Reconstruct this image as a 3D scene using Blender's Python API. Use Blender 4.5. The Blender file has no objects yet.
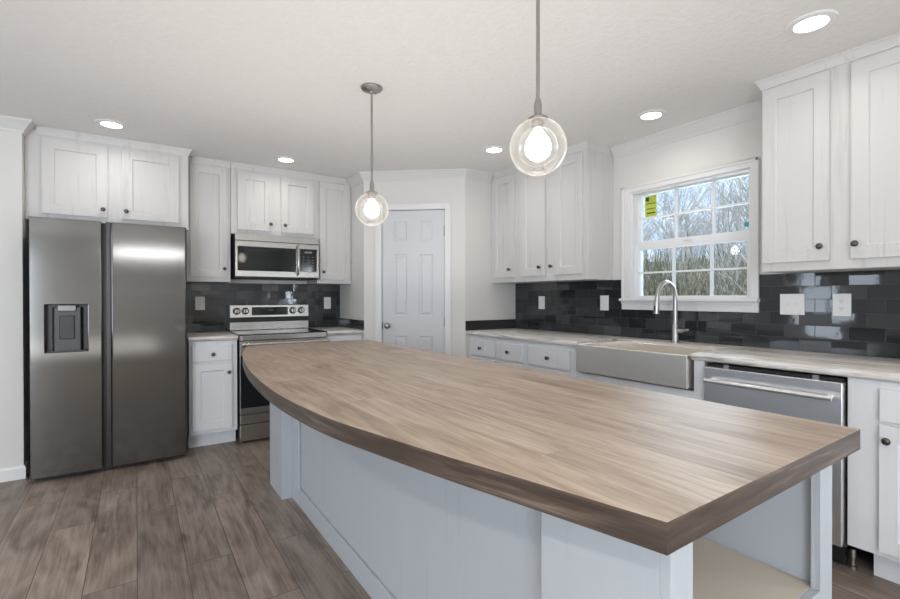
import bpy, bmesh, math, random
from mathutils import Vector, Matrix
random.seed(7)
SC = bpy.context.scene
COL = SC.collection
PI = math.pi

# ------------------------------------------------------------------ camera
cam_d = bpy.data.cameras.new('camera'); cam = bpy.data.objects.new('camera', cam_d); COL.objects.link(cam)
F, YW, PT, RL, EYE = 464.52, math.radians(34.0613), math.radians(-.2846), math.radians(-.09), 1.2336
fw = Vector((math.sin(YW)*math.cos(PT), math.cos(YW)*math.cos(PT), math.sin(PT)))
r0 = Vector((math.cos(YW), -math.sin(YW), 0)); u0 = r0.cross(fw)
rt = r0*math.cos(RL)+u0*math.sin(RL); up = -r0*math.sin(RL)+u0*math.cos(RL)
cam.matrix_world = Matrix(((rt.x, up.x, -fw.x, 0), (rt.y, up.y, -fw.y, 0), (rt.z, up.z, -fw.z, EYE), (0, 0, 0, 1)))
cam_d.sensor_width = 36; cam_d.lens = F/900*36; cam_d.clip_start = .02; cam_d.clip_end = 500
SC.camera = cam

# ------------------------------------------------------------------ exposure
SC.view_settings.view_transform = 'Standard'
SC.view_settings.look = 'None'
SC.view_settings.gamma = 1
SC.view_settings.use_curve_mapping = False
SC.view_settings.exposure = 0.26
SC.cycles.max_bounces = 10
SC.cycles.diffuse_bounces = 5
SC.cycles.glossy_bounces = 5
SC.cycles.transparent_max_bounces = 24
SC.cycles.transmission_bounces = 8
SC.cycles.caustics_reflective = False
SC.cycles.caustics_refractive = False
SC.cycles.sample_clamp_indirect = 6
SC.cycles.use_denoising = True

# ------------------------------------------------------------------ sky
W = bpy.data.worlds.new('sky'); SC.world = W; W.use_nodes = True
nt = W.node_tree; nt.nodes.clear()
def N(nt, t, **k):
    n = nt.nodes.new(t)
    for a, b in k.items():
        if a == 'i':
            for s, v in b.items(): n.inputs[s].default_value = v
        else: setattr(n, a, b)
    return n
tc = N(nt, 'ShaderNodeTexCoord')
mp = N(nt, 'ShaderNodeMapping'); mp.inputs['Scale'].default_value = (1, 1, 2.6)
nz = N(nt, 'ShaderNodeTexNoise', i={'Scale': 3.1, 'Detail': 8, 'Roughness': .55})
cr = N(nt, 'ShaderNodeValToRGB')
cr.color_ramp.elements[0].position = .40; cr.color_ramp.elements[0].color = (.50, .66, .92, 1)
cr.color_ramp.elements[1].position = .62; cr.color_ramp.elements[1].color = (.86, .90, .97, 1)
bg = N(nt, 'ShaderNodeBackground', i={'Strength': 1.75}); ow = N(nt, 'ShaderNodeOutputWorld')
L = nt.links.new
L(tc.outputs['Generated'], mp.inputs[0]); L(mp.outputs[0], nz.inputs['Vector']); L(nz.outputs['Fac'], cr.inputs[0])
L(cr.outputs[0], bg.inputs[0]); L(bg.outputs[0], ow.inputs[0])

# ------------------------------------------------------------------ large lights
def area(name, loc, rot, sx, sy, power, color, spread=PI):
    d = bpy.data.lights.new(name, 'AREA'); d.shape = 'RECTANGLE'; d.size = sx; d.size_y = sy; d.energy = power; d.color = color; d.spread = spread
    o = bpy.data.objects.new(name, d); COL.objects.link(o); o.location = loc; o.rotation_euler = rot
    return o
R90 = PI/2
DAY = (.80, .90, 1.0)
# daylight from outside the window openings; added fills among them are marked
area('daylight_west_window', (-3.78, 3.2, 1.45), (0, -R90, 0), 1.4, .9, 14, DAY)
area('added_west_fill', (-3.78, -1.4, 1.45), (0, -R90, 0), 1.5, 2.4, 20, DAY)  # unseen source, added to brighten the island's west side
area('added_south_fill', (-2.65, -3.78, 1.15), (R90, 0, 0), 1.7, 2.1, 140, DAY)  # unseen source, added to light the back cabinets from behind
area('added_strip_behind_camera', (.24, -2.9, 2.12), (math.radians(78), 0, 0), 1.25, .12, 8, (.97, .98, 1.0))  # unseen strip light, added for fill and the band on the fridge
area('daylight_dining_window', (3.42, -2.0, 1.4), (0, R90, 0), 1.1, 1.3, 42, DAY)
area('daylight_kitchen_window', (5.3, 2.1, 2.1), (0, R90, 0), 2.4, 2.6, 95, DAY)
# unseen upward area lights, added to brighten the ceiling evenly
area('added_ceiling_fill', (-1.3, -1.5, .45), (PI, 0, 0), 3.2, 3.2, 52, (1, .965, .93))
area('added_ceiling_fill_far', (.95, 2.0, 1.25), (PI, 0, 0), 2.6, 3.2, 16, (1, .965, .93))
LED_W = 1.2          # each recessed light
BULB_W = 4.0          # each pendant bulb

# ------------------------------------------------------------------ materials
def mat(name):
    m = bpy.data.materials.new(name); m.use_nodes = True
    t = m.node_tree; t.nodes.clear()
    p = N(t, 'ShaderNodeBsdfPrincipled'); o = N(t, 'ShaderNodeOutputMaterial'); t.links.new(p.outputs[0], o.inputs[0])
    return m, t, p
def simple(name, col, rough=.5, metal=0, **k):
    m, t, p = mat(name)
    p.inputs['Base Color'].default_value = (*col, 1); p.inputs['Roughness'].default_value = rough; p.inputs['Metallic'].default_value = metal
    for a, b in k.items(): p.inputs[a.replace('_', ' ')].default_value = b
    return m
def math_(t, op, a, b=None):
    n = N(t, 'ShaderNodeMath', operation=op)
    for i, v in enumerate((a, b)):
        if v is None: continue
        if isinstance(v, (int, float)): n.inputs[i].default_value = v
        else: t.links.new(v, n.inputs[i])
    return n.outputs[0]
def coords(t, order='xyz', scale=(1, 1, 1), off=(0, 0, 0)):
    c = N(t, 'ShaderNodeTexCoord'); s = N(t, 'ShaderNodeSeparateXYZ'); t.links.new(c.outputs['Object'], s.inputs[0])
    b = N(t, 'ShaderNodeCombineXYZ')
    for i, ch in enumerate(order):
        if ch == '0': continue
        v = math_(t, 'MULTIPLY_ADD', s.outputs['xyz'.index(ch)], scale[i]); v.node.inputs[2].default_value = off[i]
        t.links.new(v, b.inputs[i])
    return b.outputs[0]
def noise(t, vec, scale, detail=3, rough=.5, dist=0, w=None):
    n = N(t, 'ShaderNodeTexNoise', i={'Scale': scale, 'Detail': detail, 'Roughness': rough, 'Distortion': dist})
    if w is not None:
        n.noise_dimensions = '4D'; t.links.new(w, n.inputs['W'])
    t.links.new(vec, n.inputs['Vector']); return n.outputs['Fac']
def ramp(t, fac, stops):
    r = N(t, 'ShaderNodeValToRGB'); e = r.color_ramp.elements
    while len(e) < len(stops): e.new(.5)
    for el, (p, c) in zip(e, stops): el.position = p; el.color = (*c, 1) if len(c) == 3 else c
    t.links.new(fac, r.inputs[0]); return r.outputs[0]
def mix(t, fac, a, b, mode='MIX'):
    n = N(t, 'ShaderNodeMix', data_type='RGBA', blend_type=mode)
    for s, v in ((0, fac), (6, a), (7, b)):
        if isinstance(v, (int, float)): n.inputs[s].default_value = v
        elif isinstance(v, tuple): n.inputs[s].default_value = (*v, 1)
        else: t.links.new(v, n.inputs[s])
    return n.outputs[2]
def bump(t, p, h, strength=.2, dist=.01, nrm=None):
    b = N(t, 'ShaderNodeBump', i={'Strength': strength, 'Distance': dist}); t.links.new(h, b.inputs['Height'])
    if nrm is not None: t.links.new(nrm, b.inputs['Normal'])
    t.links.new(b.outputs[0], p.inputs['Normal']); return b.outputs[0]

def wall_mat(name, col, sc=220, st=.12):
    m, t, p = mat(name); v = coords(t)
    p.inputs['Base Color'].default_value = (*col, 1); p.inputs['Roughness'].default_value = .75
    bump(t, p, noise(t, v, sc, 2), st, .002); return m
M_WALL = wall_mat('wall_paint', (.70, .69, .665))
M_CEIL = None
m, t, p = mat('knockdown_ceiling'); v = coords(t); p.inputs['Roughness'].default_value = .85
n1 = noise(t, v, 38, 4, .6)
t.links.new(ramp(t, n1, [(.3, (.77, .755, .74)), (.7, (.80, .785, .775))]), p.inputs['Base Color'])
bump(t, p, ramp(t, n1, [(.42, (0, 0, 0)), (.56, (1, 1, 1))]), .22, .004); M_CEIL = m
M_TRIM = simple('white_trim_paint', (.77, .77, .77), .4)
M_CROWN = simple('crown_paint', (.66, .655, .645), .5)
M_DOOR = simple('door_paint', (.64, .655, .68), .42)

def cab_mat(name, c0, c1, along='z'):
    m, t, p = mat(name)
    sc = {'z': (46, 46, 2.2), 'y': (46, 2.2, 46), 'x': (2.2, 46, 46)}[along]
    v = coords(t, 'xyz', sc)
    a = noise(t, v, 1.0, 5, .62, .6)
    v2 = coords(t, 'xyz', tuple(s*.28 for s in sc)); b = noise(t, v2, 1, 2, .5, 1.2)
    f = math_(t, 'MULTIPLY', ramp(t, a, [(.50, (0, 0, 0)), (.66, (1, 1, 1))]), ramp(t, b, [(.45, (0, 0, 0)), (.75, (1, 1, 1))]))
    t.links.new(mix(t, f, c0, c1), p.inputs['Base Color']); p.inputs['Roughness'].default_value = .48
    bump(t, p, a, .02, .001); return m
M_CAB = cab_mat('whitewashed_cabinet', (.63, .62, .61), (.49, .48, .47))
M_CABL = cab_mat('whitewashed_cabinet_lit', (.77, .78, .80), (.69, .70, .72))  # same paint as the uppers; brighter, bluer daylight put into the colour
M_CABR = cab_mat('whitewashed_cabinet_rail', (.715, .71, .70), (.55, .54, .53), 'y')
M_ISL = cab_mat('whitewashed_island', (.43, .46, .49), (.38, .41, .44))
M_SHELF = simple('cream_shelf_laminate', (.60, .54, .45), .45)

def planks(name, order, bw, bh, ramp_base, tint, rough, grain_amt=.5, mortar=.0018, gsc=(1.6, 34), knots=True, spec=.5, mdark=.25):
    m, t, p = mat(name)
    v = coords(t, order+'0')
    br = N(t, 'ShaderNodeTexBrick', offset=.37, offset_frequency=2, squash=1, i={'Scale': 1, 'Brick Width': bw, 'Row Height': bh, 'Mortar Size': mortar, 'Mortar Smooth': .2, 'Color1': (0, 0, 0, 1), 'Color2': (1, 1, 1, 1), 'Mortar': (.5, .5, .5, 1)})
    t.links.new(v, br.inputs['Vector'])
    rnd = N(t, 'ShaderNodeSeparateColor'); t.links.new(br.outputs['Color'], rnd.inputs[0]); rv = rnd.outputs[0]
    w = math_(t, 'MULTIPLY', rv, 37.0)
    g = coords(t, order+'0', (gsc[0], gsc[1], 1))
    gn = noise(t, g, 1.0, 6, .62, 1.6, w)
    g2 = coords(t, order+'0', (gsc[0]*.9, gsc[1]*.16, 1)); gn2 = noise(t, g2, 1.0, 3, .5, 2.2, w)
    f = math_(t, 'ADD', math_(t, 'MULTIPLY', gn, grain_amt), math_(t, 'MULTIPLY', gn2, 1-grain_amt))
    base = ramp(t, f, ramp_base)
    col = mix(t, tint, base, ramp(t, rv, [(0, (.42, .42, .42)), (.5, (.5, .5, .5)), (1, (.60, .585, .57))]), 'OVERLAY')
    if knots:
        kv = coords(t, order+'0', (2.1, 5.2, 1)); vo = N(t, 'ShaderNodeTexVoronoi', i={'Scale': 1.0, 'Randomness': 1}); t.links.new(kv, vo.inputs['Vector'])
        kd = math_(t, 'ADD', vo.outputs['Distance'], math_(t, 'MULTIPLY', math_(t, 'SUBTRACT', gn, .5), .22))
        kf = ramp(t, kd, [(.03, (1, 1, 1)), (.15, (0, 0, 0))])
        col = mix(t, math_(t, 'MULTIPLY', kf, .62), col, (ramp_base[0][1][0]*.45, ramp_base[0][1][1]*.42, ramp_base[0][1][2]*.4))
    col = mix(t, math_(t, 'MULTIPLY', br.outputs['Fac'], 1-mdark), col, tuple(c*.35 for c in ramp_base[0][1]))
    t.links.new(col, p.inputs['Base Color'])
    t.links.new(math_(t, 'ADD', math_(t, 'MULTIPLY', gn, .2), rough-.1), p.inputs['Roughness'])
    p.inputs['Specular IOR Level'].default_value = spec
    h = math_(t, 'SUBTRACT', math_(t, 'MULTIPLY', gn, .25), br.outputs['Fac'])
    bump(t, p, h, .18, .002)
    return m
M_FLOOR = planks('vinyl_plank_floor', 'yx', 1.22, .19, [(.32, (.095, .070, .055)), (.45, (.195, .155, .128)), (.57, (.29, .24, .203)), (.72, (.39, .335, .29))], .85, .42, .5, gsc=(1.7, 36))
m, t, p = mat('wood_edge_shaded')
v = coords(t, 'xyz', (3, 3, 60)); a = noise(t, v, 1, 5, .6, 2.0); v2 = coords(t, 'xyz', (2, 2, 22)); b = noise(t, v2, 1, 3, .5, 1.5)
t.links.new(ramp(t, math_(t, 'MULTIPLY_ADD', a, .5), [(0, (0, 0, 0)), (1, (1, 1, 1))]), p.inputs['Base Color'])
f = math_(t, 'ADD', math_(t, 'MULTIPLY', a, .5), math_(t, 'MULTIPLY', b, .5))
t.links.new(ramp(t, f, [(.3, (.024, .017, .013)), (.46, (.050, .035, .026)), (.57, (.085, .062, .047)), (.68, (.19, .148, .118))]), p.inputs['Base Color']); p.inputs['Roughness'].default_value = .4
M_EDGE = m  # darker than the top: the side's shade is put into its colour

def worktop(name):
    m, t, p = mat(name)
    v = coords(t, 'yx0')
    br = N(t, 'ShaderNodeTexBrick', offset=.41, i={'Scale': 1, 'Brick Width': 1.15, 'Row Height': .118, 'Mortar Size': .0002, 'Mortar Smooth': .5, 'Color1': (0, 0, 0, 1), 'Color2': (1, 1, 1, 1), 'Mortar': (.5, .5, .5, 1)})
    t.links.new(v, br.inputs['Vector']); sp = N(t, 'ShaderNodeSeparateColor'); t.links.new(br.outputs['Color'], sp.inputs[0]); rv = sp.outputs[0]
    w = math_(t, 'MULTIPLY', rv, 21.0)
    fine = noise(t, coords(t, 'yx0', (5, 95, 1)), 1, 5, .7, .8, w)
    mid = noise(t, coords(t, 'yx0', (2.0, 20, 1)), 1, 5, .6, 1.8, w)
    big = noise(t, coords(t, 'yx0', (1.3, 5, 1)), 1, 3, .5, 1.0, w)
    f = math_(t, 'ADD', math_(t, 'ADD', math_(t, 'MULTIPLY', fine, .26), math_(t, 'MULTIPLY', mid, .42)), math_(t, 'MULTIPLY', big, .32))
    base = ramp(t, f, [(.36, (.21, .152, .108)), (.44, (.31, .235, .172)), (.51, (.395, .31, .24)), (.58, (.475, .39, .315)), (.66, (.56, .48, .41))])
    col = mix(t, .15, base, ramp(t, rv, [(0, (.38, .38, .38)), (.5, (.5, .5, .5)), (1, (.64, .60, .57))]), 'OVERLAY')
    dk = noise(t, coords(t, 'yx0', (3.5, 34, 1)), 1, 3, .6, 2.6)
    col = mix(t, math_(t, 'MULTIPLY', ramp(t, dk, [(.63, (0, 0, 0)), (.72, (1, 1, 1))]), .5), col, (.17, .12, .085))
    lt = noise(t, coords(t, 'yx0', (2.4, 60, 1)), 1, 2, .5, 1.4)
    col = mix(t, math_(t, 'MULTIPLY', ramp(t, lt, [(.60, (0, 0, 0)), (.70, (1, 1, 1))]), .2), col, (.66, .60, .54))
    t.links.new(col, p.inputs['Base Color']); p.inputs['Specular IOR Level'].default_value = .3
    t.links.new(math_(t, 'MULTIPLY_ADD', fine, .25), p.inputs['Roughness']); p.inputs['Roughness'].links[0].from_node.inputs[2].default_value = .28
    bump(t, p, fine, .12, .001); return m
M_TOP = worktop('wood_laminate_top')
def laminate(name, order):
    m, t, p = mat(name)
    v = coords(t, order, (1.1, 11, 11)); a = noise(t, v, 1, 6, .62, 2.2)
    v2 = coords(t, order, (2.5, 40, 40)); b = noise(t, v2, 1, 4, .6, 1.0)
    f = math_(t, 'ADD', math_(t, 'MULTIPLY', a, .65), math_(t, 'MULTIPLY', b, .35))
    t.links.new(ramp(t, f, [(.34, (.17, .14, .12)), (.42, (.38, .33, .29)), (.49, (.66, .63, .59)), (.56, (.80, .79, .77)), (.63, (.56, .50, .44)), (.70, (.72, .69, .65))]), p.inputs['Base Color'])
    p.inputs['Roughness'].default_value = .28; return m
M_CTR = laminate('stone_look_laminate_right', 'yxz')
M_CTB = laminate('stone_look_laminate_back', 'xyz')

def tile(name, order):
    m, t, p = mat(name)
    v = coords(t, order+'0', (1, 1, 1), (0.03, -.915, 0))
    br = N(t, 'ShaderNodeTexBrick', offset=.5, i={'Scale': 1, 'Brick Width': .1524, 'Row Height': .0762, 'Mortar Size': .0013, 'Mortar Smooth': .35, 'Color1': (0, 0, 0, 1), 'Color2': (1, 1, 1, 1), 'Mortar': (.5, .5, .5, 1)})
    t.links.new(v, br.inputs['Vector'])
    s = N(t, 'ShaderNodeSeparateColor'); t.links.new(br.outputs['Color'], s.inputs[0]); rv = s.outputs[0]
    base = ramp(t, rv, [(0, (.016, .019, .021)), (.5, (.029, .033, .036)), (1, (.052, .057, .061))])
    t.links.new(mix(t, br.outputs['Fac'], base, (.03, .03, .031)), p.inputs['Base Color'])
    t.links.new(math_(t, 'MULTIPLY_ADD', br.outputs['Fac'], .5), p.inputs['Roughness']); p.inputs['Roughness'].links[0].from_node.inputs[2].default_value = .045
    p.inputs['IOR'].default_value = 1.6
    wn = N(t, 'ShaderNodeTexWhiteNoise', noise_dimensions='1D'); t.links.new(math_(t, 'MULTIPLY', rv, 913.0), wn.inputs['W'])
    vs = N(t, 'ShaderNodeVectorMath', operation='SUBTRACT'); vs.inputs[1].default_value = (.5, .5, .5); t.links.new(wn.outputs['Color'], vs.inputs[0])
    vm = N(t, 'ShaderNodeVectorMath', operation='SCALE'); vm.inputs['Scale'].default_value = .055; t.links.new(vs.outputs[0], vm.inputs[0])
    ge = N(t, 'ShaderNodeNewGeometry'); va = N(t, 'ShaderNodeVectorMath', operation='ADD'); t.links.new(ge.outputs['Normal'], va.inputs[0]); t.links.new(vm.outputs[0], va.inputs[1])
    vn = N(t, 'ShaderNodeVectorMath', operation='NORMALIZE'); t.links.new(va.outputs[0], vn.inputs[0])
    h = math_(t, 'SUBTRACT', math_(t, 'MULTIPLY', noise(t, coords(t), 16, 2), .35), br.outputs['Fac'])
    bump(t, p, h, .35, .0022, vn.outputs[0]); return m
M_TILE_R = tile('glossy_charcoal_tile_right', 'yz')
M_TILE_B = tile('glossy_charcoal_tile_back', 'xz')

def steel(name, col, rough, tangent, aniso=.6, grain=(1, 1, 1)):
    m, t, p = mat(name)
    p.inputs['Metallic'].default_value = 1
    v = coords(t, 'xyz', grain); n = noise(t, v, 1, 2, .5)
    t.links.new(mix(t, n, tuple(c*.98 for c in col), tuple(min(1, c*1.02) for c in col)), p.inputs['Base Color'])
    t.links.new(math_(t, 'MULTIPLY_ADD', n, .01), p.inputs['Roughness']); p.inputs['Roughness'].links[0].from_node.inputs[2].default_value = rough-.005
    if aniso:
        p.inputs['Anisotropic'].default_value = aniso
        c = N(t, 'ShaderNodeCombineXYZ'); 
        for i in range(3): c.inputs[i].default_value = tangent[i]
        t.links.new(c.outputs[0], p.inputs['Tangent'])
    return m
M_FRIDGE = steel('brushed_steel_fridge', (.155, .152, .147), .11, (1, 1, 0), .2, (3, 3, 900))
M_STEELB = steel('brushed_steel_range', (.47, .455, .43), .26, (1, 1, 0), .5, (3, 3, 260))
M_STEELR = steel('brushed_steel_right', (.84, .845, .86), .30, (1, 1, 0), .5, (3, 3, 260))
M_SINK = steel('brushed_steel_sink', (.99, .94, .87), .27, (1, 1, 0), .5, (3, 3, 260))
M_NICKEL = simple('brushed_nickel', (.47, .46, .45), .33, 1)
M_PEND = simple('pendant_nickel', (.36, .34, .33), .3, 1)
M_BRONZE = simple('dark_pewter_knob', (.11, .10, .095), .3, 1)
M_DKGREY = simple('dark_appliance_side', (.055, .055, .058), .45)
M_BLACK = simple('black_plastic', (.012, .012, .013), .4)
M_GLASSB = simple('black_glass', (.010, .011, .012), .06)
M_RECESS = simple('dispenser_grey_plastic', (.035, .035, .037), .35)
M_PLATE = simple('white_plastic_plate', (.78, .78, .77), .35)
M_SLOT = simple('receptacle_slot', (.10, .10, .10), .5)
M_VINYL = simple('white_window_vinyl', (.80, .81, .82), .35)
M_YEL = simple('lime_paper_sticker', (.50, .57, .07), .6)
M_TEAL = simple('teal_paper_sticker', (.03, .38, .42), .6)
M_INK = simple('dark_print', (.05, .06, .03), .6)
M_GROUND = None
def emit(name, col, s):
    m = bpy.data.materials.new(name); m.use_nodes = True; t = m.node_tree; t.nodes.clear()
    e = N(t, 'ShaderNodeEmission', i={'Color': (*col, 1), 'Strength': s}); o = N(t, 'ShaderNodeOutputMaterial'); t.links.new(e.outputs[0], o.inputs[0]); return m
M_LENS = emit('led_lens', (1, .97, .93), 9)
M_BULB = emit('frosted_bulb', (1, .95, .87), 9)
def thin_glass(name, tint, edge, bright=0, ior=1.45):
    m = bpy.data.materials.new(name); m.use_nodes = True; t = m.node_tree; t.nodes.clear()
    tr = N(t, 'ShaderNodeBsdfTransparent', i={'Color': (*tint, 1)}); gl = N(t, 'ShaderNodeBsdfGlossy', i={'Color': (1, 1, 1, 1), 'Roughness': .01})
    fr = N(t, 'ShaderNodeFresnel', i={'IOR': ior}); mx = N(t, 'ShaderNodeMixShader'); o = N(t, 'ShaderNodeOutputMaterial')
    t.links.new(fr.outputs[0], mx.inputs[0]); t.links.new(tr.outputs[0], mx.inputs[1]); t.links.new(gl.outputs[0], mx.inputs[2])
    out = mx.outputs[0]
    if edge:
        lw = N(t, 'ShaderNodeLayerWeight', i={'Blend': .5}); pw = math_(t, 'POWER', lw.outputs['Facing'], 5.0); f = math_(t, 'MULTIPLY_ADD', pw, edge); f.node.inputs[2].default_value = bright
        d = N(t, 'ShaderNodeBsdfTranslucent', i={'Color': (.9, .89, .86, 1)}); d2 = N(t, 'ShaderNodeBsdfDiffuse', i={'Color': (.9, .89, .86, 1)}); md = N(t, 'ShaderNodeMixShader', i={0: .5})
        t.links.new(d.outputs[0], md.inputs[1]); t.links.new(d2.outputs[0], md.inputs[2])
        m2 = N(t, 'ShaderNodeMixShader'); t.links.new(f, m2.inputs[0]); t.links.new(out, m2.inputs[1]); t.links.new(md.outputs[0], m2.inputs[2]); out = m2.outputs[0]
    t.links.new(out, o.inputs[0]); return m
M_GLOBE = thin_glass('clear_globe_glass', (.985, .98, .97), .25, .07)
M_PANE = thin_glass('window_glass', (.93, .95, .95), 0)
m, t, p = mat('bark'); v = coords(t, 'xyz', (6, 6, 1.5)); a = noise(t, v, 1, 4)
oi = N(t, 'ShaderNodeObjectInfo')
t.links.new(mix(t, oi.outputs['Random'], ramp(t, a, [(.3, (.20, .19, .15)), (.7, (.45, .42, .36))]), ramp(t, a, [(.3, (.50, .48, .44)), (.7, (.85, .82, .76))])), p.inputs['Base Color']); p.inputs['Roughness'].default_value = .9; M_BARK = m
m, t, p = mat('winter_ground'); v = coords(t); a = noise(t, v, 1.3, 6, .7)
t.links.new(ramp(t, a, [(.3, (.07, .07, .04)), (.5, (.20, .19, .12)), (.7, (.42, .38, .28))]), p.inputs['Base Color']); p.inputs['Roughness'].default_value = 1; bump(t, p, a, 1, .3); M_GROUND = m
m, t, p = mat('brush_leaves'); v = coords(t); a = noise(t, v, 7, 4)
t.links.new(ramp(t, a, [(.35, (.09, .09, .045)), (.5, (.26, .24, .15)), (.65, (.55, .50, .38))]), p.inputs['Base Color']); p.inputs['Roughness'].default_value = .9; M_BRUSH = m

for _n in M_SINK.node_tree.nodes:
    if _n.type == 'BSDF_PRINCIPLED': _n.inputs['Metallic'].default_value = .88
# ------------------------------------------------------------------ helpers
class MB:
    """collects shapes in the parent's (or the world's) coordinates"""
    def __init__(s): s.b = bmesh.new()
    def poly(s, pts): return s.b.faces.new([s.b.verts.new(p) for p in pts])
    def box(s, x0, x1, y0, y1, z0, z1):
        x0, x1 = sorted((x0, x1)); y0, y1 = sorted((y0, y1)); z0, z1 = sorted((z0, z1))
        v = [s.b.verts.new(p) for p in ((x0, y0, z0), (x1, y0, z0), (x1, y1, z0), (x0, y1, z0), (x0, y0, z1), (x1, y0, z1), (x1, y1, z1), (x0, y1, z1))]
        for f in ((3, 2, 1, 0), (4, 5, 6, 7), (0, 1, 5, 4), (1, 2, 6, 5), (2, 3, 7, 6), (3, 0, 4, 7)): s.b.faces.new([v[i] for i in f])
        return s
    def prism(s, pts, z0, z1):
        n = len(pts); a = [s.b.verts.new((x, y, z0)) for x, y in pts]; c = [s.b.verts.new((x, y, z1)) for x, y in pts]
        s.b.faces.new(list(reversed(a))); s.b.faces.new(c)
        for i in range(n): j = (i+1) % n; s.b.faces.new((a[i], a[j], c[j], c[i]))
        return s
    def extrude(s, prof, a, b):
        """closed profile of 3D points swept from offset a to offset b (vectors)"""
        n = len(prof); A = [s.b.verts.new(Vector(p)+Vector(a)) for p in prof]; B = [s.b.verts.new(Vector(p)+Vector(b)) for p in prof]
        s.b.faces.new(list(reversed(A))); s.b.faces.new(B)
        for i in range(n): j = (i+1) % n; s.b.faces.new((A[i], A[j], B[j], B[i]))
        return s
    def lathe(s, prof, c=(0, 0, 0), axis=(0, 0, 1), seg=24, closed=False):
        ax = Vector(axis).normalized(); t = Vector((1, 0, 0)) if abs(ax.x) < .9 else Vector((0, 1, 0)); e1 = ax.cross(t).normalized(); e2 = ax.cross(e1); c = Vector(c)
        rings = []
        for r, h in prof:
            if r < 1e-6: rings.append([s.b.verts.new(c+ax*h)])
            else: rings.append([s.b.verts.new(c+ax*h+(e1*math.cos(2*PI*k/seg)+e2*math.sin(2*PI*k/seg))*r) for k in range(seg)])
        for i in range(len(rings)-(0 if closed else 1)):
            a, b = rings[i], rings[(i+1) % len(rings)]
            for k in range(seg):
                k2 = (k+1) % seg
                if len(a) == 1 and len(b) == 1: continue
                if len(a) == 1: s.b.faces.new((a[0], b[k2], b[k]))
                elif len(b) == 1: s.b.faces.new((a[k], a[k2], b[0]))
                else: s.b.faces.new((a[k], a[k2], b[k2], b[k]))
        return s
    def tube(s, path, r, seg=12, cap=True):
        P = [Vector(p) for p in path]; n = len(P); R = r if isinstance(r, (list, tuple)) else [r]*n
        prev = None; rings = []
        for i in range(n):
            d = (P[min(i+1, n-1)]-P[max(i-1, 0)]).normalized()
            if prev is None: q = Vector((0, 0, 1)) if abs(d.z) < .9 else Vector((1, 0, 0)); e1 = d.cross(q).normalized()
            else: e1 = (prev-d*prev.dot(d)).normalized()
            prev = e1; e2 = d.cross(e1)
            rings.append([s.b.verts.new(P[i]+(e1*math.cos(2*PI*k/seg)+e2*math.sin(2*PI*k/seg))*R[i]) for k in range(seg)])
        for i in range(n-1):
            for k in range(seg): k2 = (k+1) % seg; s.b.faces.new((rings[i][k], rings[i][k2], rings[i+1][k2], rings[i+1][k]))
        if cap: s.b.faces.new(list(reversed(rings[0]))); s.b.faces.new(rings[-1])
        return s
    def sweep(s, path, prof, closed=False):
        """profile (out, z) swept along an XY path; out is to the right of travel; mitred"""
        n = len(path); P = [Vector(p) for p in path]; sec = []
        for i in range(n):
            d1 = (P[i]-P[i-1]).normalized() if i else (P[1]-P[0]).normalized(); d2 = (P[i+1]-P[i]).normalized() if i < n-1 else d1
            n1 = Vector((d1.y, -d1.x)); n2 = Vector((d2.y, -d2.x)); m_ = n1+n2; m_ = m_/max(1e-6, m_.dot(n1))
            sec.append([s.b.verts.new((P[i].x+m_.x*o, P[i].y+m_.y*o, z)) for o, z in prof])
        k = len(prof)
        for i in range(n-1):
            for j in range(k): j2 = (j+1) % k; s.b.faces.new((sec[i][j], sec[i][j2], sec[i+1][j2], sec[i+1][j]))
        s.b.faces.new(list(reversed(sec[0]))); s.b.faces.new(sec[-1]); return s
    def slab(s, M, u0, u1, z0, z1, th, openings=(), prof=(), through=False):
        """board with framed openings. M(u, d, z) maps; d is outward. prof: (inset, depth) rings"""
        us = sorted({u0, u1, *[o[0] for o in openings], *[o[1] for o in openings]}); zs = sorted({z0, z1, *[o[2] for o in openings], *[o[3] for o in openings]})
        def inside(a, b): return any(o[0]-1e-6 < a < o[1]+1e-6 and o[2]-1e-6 < b < o[3]+1e-6 for o in openings)
        cache = {}
        def V(u, d, z):
            k = (round(u, 5), round(d, 5), round(z, 5))
            if k not in cache: cache[k] = s.b.verts.new(M(u, d, z))
            return cache[k]
        for d in (0, -th):
            for i in range(len(us)-1):
                for j in range(len(zs)-1):
                    if (d == 0 or through) and inside((us[i]+us[i+1])/2, (zs[j]+zs[j+1])/2): continue
                    s.b.faces.new([V(us[i], d, zs[j]), V(us[i+1], d, zs[j]), V(us[i+1], d, zs[j+1]), V(us[i], d, zs[j+1])])
        for i in range(len(us)-1):
            for z in (z0, z1):
                if through and inside((us[i]+us[i+1])/2, z+(1e-4 if z == z0 else -1e-4)): continue
                s.b.faces.new([V(us[i], 0, z), V(us[i+1], 0, z), V(us[i+1], -th, z), V(us[i], -th, z)])
        for j in range(len(zs)-1):
            for u in (u0, u1):
                if through and inside(u+(1e-4 if u == u0 else -1e-4), (zs[j]+zs[j+1])/2): continue
                s.b.faces.new([V(u, 0, zs[j]), V(u, 0, zs[j+1]), V(u, -th, zs[j+1]), V(u, -th, zs[j])])
        for (a, b, c, d) in openings:
            if through:
                ui = [u for u in us if a-1e-6 <= u <= b+1e-6]; zi = [z for z in zs if c-1e-6 <= z <= d+1e-6]
                for i in range(len(ui)-1):
                    for z in (c, d):
                        if abs(z-z0) < 1e-6 or abs(z-z1) < 1e-6: continue
                        s.b.faces.new([V(ui[i], 0, z), V(ui[i+1], 0, z), V(ui[i+1], -th, z), V(ui[i], -th, z)])
                for j in range(len(zi)-1):
                    for u in (a, b): s.b.faces.new([V(u, 0, zi[j]), V(u, 0, zi[j+1]), V(u, -th, zi[j+1]), V(u, -th, zi[j])])
                continue
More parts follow.
